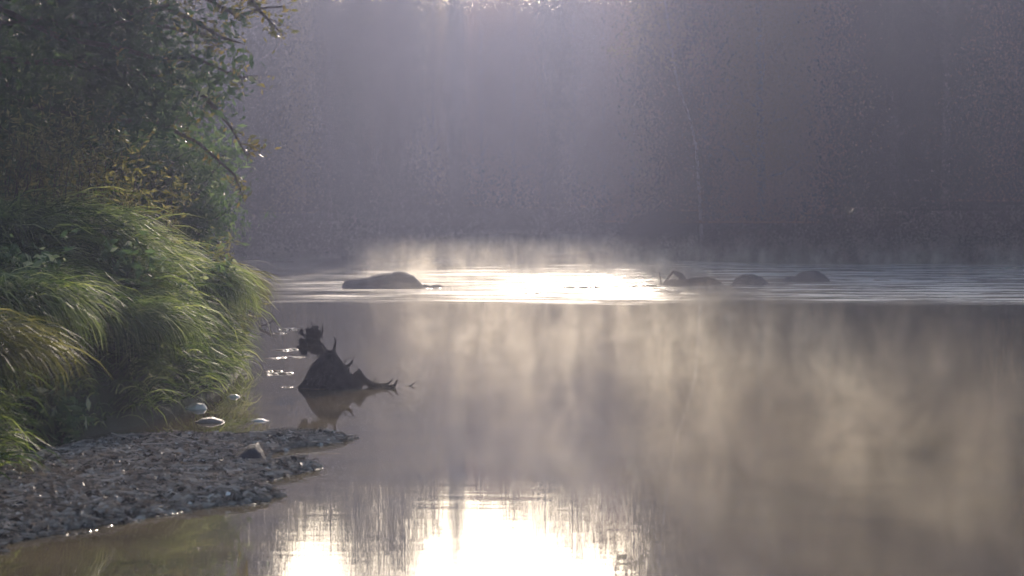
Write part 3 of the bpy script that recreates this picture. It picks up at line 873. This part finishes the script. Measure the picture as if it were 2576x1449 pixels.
def stump():
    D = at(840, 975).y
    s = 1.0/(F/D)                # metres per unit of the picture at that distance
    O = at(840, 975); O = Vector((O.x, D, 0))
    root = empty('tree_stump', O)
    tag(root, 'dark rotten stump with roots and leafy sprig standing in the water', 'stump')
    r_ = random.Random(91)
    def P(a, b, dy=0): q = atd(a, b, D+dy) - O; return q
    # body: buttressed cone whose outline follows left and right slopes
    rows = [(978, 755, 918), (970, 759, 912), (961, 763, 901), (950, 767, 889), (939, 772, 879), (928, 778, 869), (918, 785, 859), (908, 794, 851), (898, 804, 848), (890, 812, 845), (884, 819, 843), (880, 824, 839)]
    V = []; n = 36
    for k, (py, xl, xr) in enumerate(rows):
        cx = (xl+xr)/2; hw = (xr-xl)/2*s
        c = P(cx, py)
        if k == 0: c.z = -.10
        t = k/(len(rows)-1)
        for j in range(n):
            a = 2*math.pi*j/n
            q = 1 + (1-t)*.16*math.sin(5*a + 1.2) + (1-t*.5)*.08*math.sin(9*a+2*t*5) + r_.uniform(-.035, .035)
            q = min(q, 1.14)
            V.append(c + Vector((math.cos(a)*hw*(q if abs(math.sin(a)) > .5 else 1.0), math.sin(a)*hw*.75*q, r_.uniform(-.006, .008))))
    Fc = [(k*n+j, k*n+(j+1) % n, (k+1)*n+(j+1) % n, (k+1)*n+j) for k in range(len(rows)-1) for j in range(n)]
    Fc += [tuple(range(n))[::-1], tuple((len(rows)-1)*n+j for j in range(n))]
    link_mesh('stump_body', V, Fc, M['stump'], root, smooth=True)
    def root_(pts, r0, r1=.004, name='root'):
        q = [P(*p) for p in pts]
        return Tubes().add(q, taper(r0, r1, len(q)-1), 7).build(name, M['stump'], root)
    root_([(895, 935), (915, 958), (935, 968), (960, 972), (985, 975), (1000, 980)], .055, .012)
    root_([(930, 968), (942, 958), (946, 948)], .012)
    root_([(945, 966), (955, 957)], .008)
    root_([(955, 968), (975, 966), (985, 957), (990, 950)], .014)
    root_([(975, 975), (993, 969), (998, 960), (1001, 956)], .018, .01)
    root_([(925, 965, -.1), (955, 978, -.1), (975, 972, -.1), (990, 982, -.1)], .014)
    root_([(850, 924), (864, 923), (876, 920), (884, 914), (887, 905)], .026, .010)
    root_([(866, 922), (868, 908), (876, 901), (884, 903)], .007, .003)
    root_([(770, 960, -.1), (755, 975, -.15), (748, 982, -.15)], .03, .01)
    root_([(800, 950, -.2), (790, 970, -.3), (784, 984, -.3)], .04, .015)
    # roots wound over the body
    for k in range(26):
        a0 = r_.uniform(3.3, 6.1); tw = r_.uniform(-.9, .9); lo_ = r_.uniform(0, .25); hi_ = r_.uniform(.45, .95)
        q = []
        for i in range(7):
            t = lo_ + (hi_-lo_)*i/6
            py = 976 - 94*t
            xl = np.interp(t, [0, .3, .6, 1], [757, 768, 784, 824]); xr = np.interp(t, [0, .3, .6, 1], [918, 889, 862, 841])
            c = P((xl+xr)/2, py); hw = (xr-xl)/2*s
            a = a0 + tw*i/6
            q.append(c + Vector((math.cos(a)*hw*1.02, math.sin(a)*hw*.80, r_.uniform(-.01, .01))))
        Tubes().add(q, [.022*r_.uniform(.5, 1)*(1-.6*i/6)+.004 for i in range(7)], 6).build('root', M['stump'], root)
    # broken branch rising to the left with a hanging sprig
    root_([(832, 892), (822, 881), (811, 868), (800, 855), (789, 845), (781, 838), (773, 829)], .018, .006, 'branch')
    root_([(836, 890), (840, 880), (843, 866), (845, 858), (840, 848)], .018, .005, 'branch')
    root_([(822, 882), (843, 882)], .012, .010, 'branch')
    root_([(806, 846), (812, 836), (811, 824), (814, 812)], .007, .006, 'branch')
    root_([(790, 838), (802, 838), (806, 832)], .012, .008, 'branch')
    root_([(776, 850), (762, 860), (748, 872)], .006, .003, 'branch')
    g = np.random.default_rng(95)
    C = [(784, 842, .05), (778, 852, .05), (772, 862, .05), (768, 872, .04), (764, 882, .03), (786, 855, .04), (792, 868, .03), (790, 880, .025), (800, 872, .02), (806, 880, .02), (812, 890, .02), (800, 886, .02), (797, 843, .03), (778, 838, .04), (802, 838, .02), (758, 836, .01), (757, 858, .012)]
    pts = []
    for a, b, sp in C:
        k = int(10 + sp*800)
        q = np.array(P(a, b)) + g.normal(size=(k, 3))*sp*np.array([.75, .6, .8])
        pts.append(q)
    pts = np.concatenate(pts)
    v, f = leaf_cloud(pts, .052, g, .5, .4, 0, .5)
    link_mesh('dead_leaves', v, f, M['stump'], root, tint=g.uniform(0, 1, len(pts)))
stump()

# scrap of litter on the bar
sp = at(136, 1268, .06)
rt = empty('bottle_cap', sp); tag(rt, 'tiny red and white cap lying on the debris bar', 'cap')
c = Tubes().add([(0, 0, 0), (.004, -.004, .02)], [.026, .024], 14).build('rim', M['red'], rt)
c = Tubes().add([(.004, -.004, .0205), (.006, -.006, .032)], [.022, .012], 14).build('top', M['white'], rt)

# ------------------------------------------------------------------ little wave crests that catch the light
def crest(px0, px1, py0, py1, w, h, seed):
    a, b = at(px0, py0), at(px1, py1)
    g = random.Random(seed)
    n = 48; m = 8
    V = []
    dv = (b-a).normalized(); sd = Vector((-dv.y, dv.x, 0))
    for i in range(n+1):
        t = i/n
        c = a.lerp(b, t)
        e = math.sin(math.pi*t)**.5*(.55 + .45*abs(math.sin(t*17+seed)))
        ww = w*e*(.7+.3*math.sin(t*23+seed)) + .004
        c = c + sd*.22*w*math.sin(t*9+seed)
        for j in range(m+1):
            u = j/m*2-1
            q = c + sd*(u*ww/2)
            V.append((q.x, q.y, -.004 + (h*e+.004)*(1-u*u)))
    f = [(i*(m+1)+j, (i+1)*(m+1)+j, (i+1)*(m+1)+j+1, i*(m+1)+j+1) for i in range(n) for j in range(m)]
    o = link_mesh('water_ripple', V, f, M['crest'], smooth=True)
    tag(o, kind='structure')
for i, (a, b, y, y2, w, h) in enumerate(((1400, 1540, 724, 723, .6, .04), (1520, 1672, 723, 719, .6, .04), (1375, 1490, 702, 701, .6, .04), (1308, 1374, 741, 739, .45, .03), (1060, 1110, 726, 725, .4, .025), (820, 862, 728, 727, .35, .02),
        (700, 745, 830, 828, .36, .022), (690, 720, 840, 838, .24, .014), (685, 762, 882, 879, .34, .020), (662, 765, 902, 898, .22, .014), (660, 712, 935, 933, .20, .014), (660, 738, 944, 937, .26, .018),
        (706, 740, 975, 974, .12, .008), (745, 850, 979, 979, .10, .008), (650, 750, 660, 659, .7, .04), (940, 1180, 659, 655, .7, .04), (1330, 1365, 722, 722, .4, .02), (2200, 2232, 706, 705, .4, .02),
        (262, 378, 1327, 1300, .09, .012), (388, 470, 1302, 1288, .06, .010), (560, 690, 1276, 1266, .05, .008), (720, 860, 1142, 1141, .04, .006), (655, 812, 1214, 1176, .07, .012), (700, 876, 1124, 1106, .06, .010), (150, 250, 1350, 1334, .05, .008))):
    crest(a, b, y, y2, w, h, i)

# ------------------------------------------------------------------ mist on the water, haze in the air
def box(name, lo, hi, m):
    (a, b, c), (d, e, f) = lo, hi
    v = [(a, b, c), (d, b, c), (d, e, c), (a, e, c), (a, b, f), (d, b, f), (d, e, f), (a, e, f)]
    return link_mesh(name, v, [(3, 2, 1, 0), (4, 5, 6, 7), (0, 1, 5, 4), (1, 2, 6, 5), (2, 3, 7, 6), (3, 0, 4, 7)], m)
mm, n, o = mat('water_mist')
L = n.links.new
tc = N(n, 'ShaderNodeTexCoord')
sp_ = N(n, 'ShaderNodeSeparateXYZ'); L(tc.outputs['Object'], sp_.inputs[0])
mpn = N(n, 'ShaderNodeMapping'); mpn.inputs['Scale'].default_value = (1, .55, .45)
L(tc.outputs['Object'], mpn.inputs['Vector'])
no = N(n, 'ShaderNodeTexNoise', Scale=1.7, Detail=4.0, Roughness=.6, Distortion=.9)
L(mpn.outputs[0], no.inputs['Vector'])
mr = N(n, 'ShaderNodeMapRange', interpolation_type='SMOOTHSTEP')
mr.inputs['From Min'].default_value = .49; mr.inputs['From Max'].default_value = .70
L(no.outputs['Fac'], mr.inputs['Value'])
zf = N(n, 'ShaderNodeMapRange', interpolation_type='SMOOTHSTEP')
zf.inputs['From Min'].default_value = 0; zf.inputs['From Max'].default_value = MIST_TOP
zf.inputs['To Min'].default_value = 1; zf.inputs['To Max'].default_value = 0
L(sp_.outputs['Z'], zf.inputs['Value'])
m1 = N(n, 'ShaderNodeMath', operation='MULTIPLY'); L(mr.outputs[0], m1.inputs[0]); L(zf.outputs[0], m1.inputs[1])
m2 = N(n, 'ShaderNodeMath', operation='MULTIPLY'); L(m1.outputs[0], m2.inputs[0]); m2.inputs[1].default_value = MIST_DENSITY
yf = N(n, 'ShaderNodeFloatCurve')
ym = N(n, 'ShaderNodeMath', operation='DIVIDE'); L(sp_.outputs['Y'], ym.inputs[0]); ym.inputs[1].default_value = 100
L(ym.outputs[0], yf.inputs['Value'])
cc = yf.mapping.curves[0]
cc.points[0].location = (0, .04); cc.points[1].location = (1, 1)
for a_, b_ in ((.12, .22), (.20, .34), (.25, .45), (.34, .42), (.40, .15), (.46, .06), (.52, .08), (.57, .8), (.68, .9)): cc.points.new(a_, b_)
yf.mapping.update()
m3 = N(n, 'ShaderNodeMath', operation='MULTIPLY'); L(m2.outputs[0], m3.inputs[0]); L(yf.outputs[0], m3.inputs[1])
pv = N(n, 'ShaderNodeVolumePrincipled')
pv.inputs['Color'].default_value = (1, .92, .78, 1)
pv.inputs['Anisotropy'].default_value = .5
xf = N(n, 'ShaderNodeMapRange', interpolation_type='SMOOTHSTEP')
xf.inputs['From Min'].default_value = 2.6; xf.inputs['From Max'].default_value = 6.0
xf.inputs['To Min'].default_value = 0; xf.inputs['To Max'].default_value = .88
L(sp_.outputs['X'], xf.inputs['Value'])
yg = N(n, 'ShaderNodeMapRange', interpolation_type='SMOOTHSTEP')
yg.inputs['From Min'].default_value = 44; yg.inputs['From Max'].default_value = 56
yg.inputs['To Min'].default_value = 1; yg.inputs['To Max'].default_value = .45
L(sp_.outputs['Y'], yg.inputs['Value'])
xm = N(n, 'ShaderNodeMath', operation='MULTIPLY'); L(xf.outputs[0], xm.inputs[0]); L(yg.outputs[0], xm.inputs[1])
xf = N(n, 'ShaderNodeMath', operation='SUBTRACT'); xf.inputs[0].default_value = 1; L(xm.outputs[0], xf.inputs[1])
m4 = N(n, 'ShaderNodeMath', operation='MULTIPLY'); L(m3.outputs[0], m4.inputs[0]); L(xf.outputs[0], m4.inputs[1])
lx = N(n, 'ShaderNodeMath', operation='MULTIPLY_ADD'); L(sp_.outputs['Y'], lx.inputs[0]); lx.inputs[1].default_value = .08; L(sp_.outputs['X'], lx.inputs[2])
lf = N(n, 'ShaderNodeMapRange', interpolation_type='SMOOTHSTEP')
lf.inputs['From Min'].default_value = -.2; lf.inputs['From Max'].default_value = 2.2
L(lx.outputs[0], lf.inputs['Value'])
m5 = N(n, 'ShaderNodeMath', operation='MULTIPLY'); L(m4.outputs[0], m5.inputs[0]); L(lf.outputs[0], m5.inputs[1])
L(m5.outputs[0], pv.inputs['Density'])
L(pv.outputs[0], o.inputs['Volume'])
tag(box('mist', (-10, 9, .004), (21, 106, MIST_TOP), mm), 'wisps of steam rising off the river surface', 'mist', kind='stuff')
hm, n, o = mat('haze_air')
pv = N(n, 'ShaderNodeVolumePrincipled')
pv.inputs['Color'].default_value = (.61, .67, 1.0, 1)
pv.inputs['Density'].default_value = HAZE_DENSITY
pv.inputs['Anisotropy'].default_value = .72
n.links.new(pv.outputs[0], o.inputs['Volume'])
tag(box('haze', (-330, -330, -2.5), (330, 330, 24), hm), 'thin morning haze filling the valley', 'haze', kind='stuff')
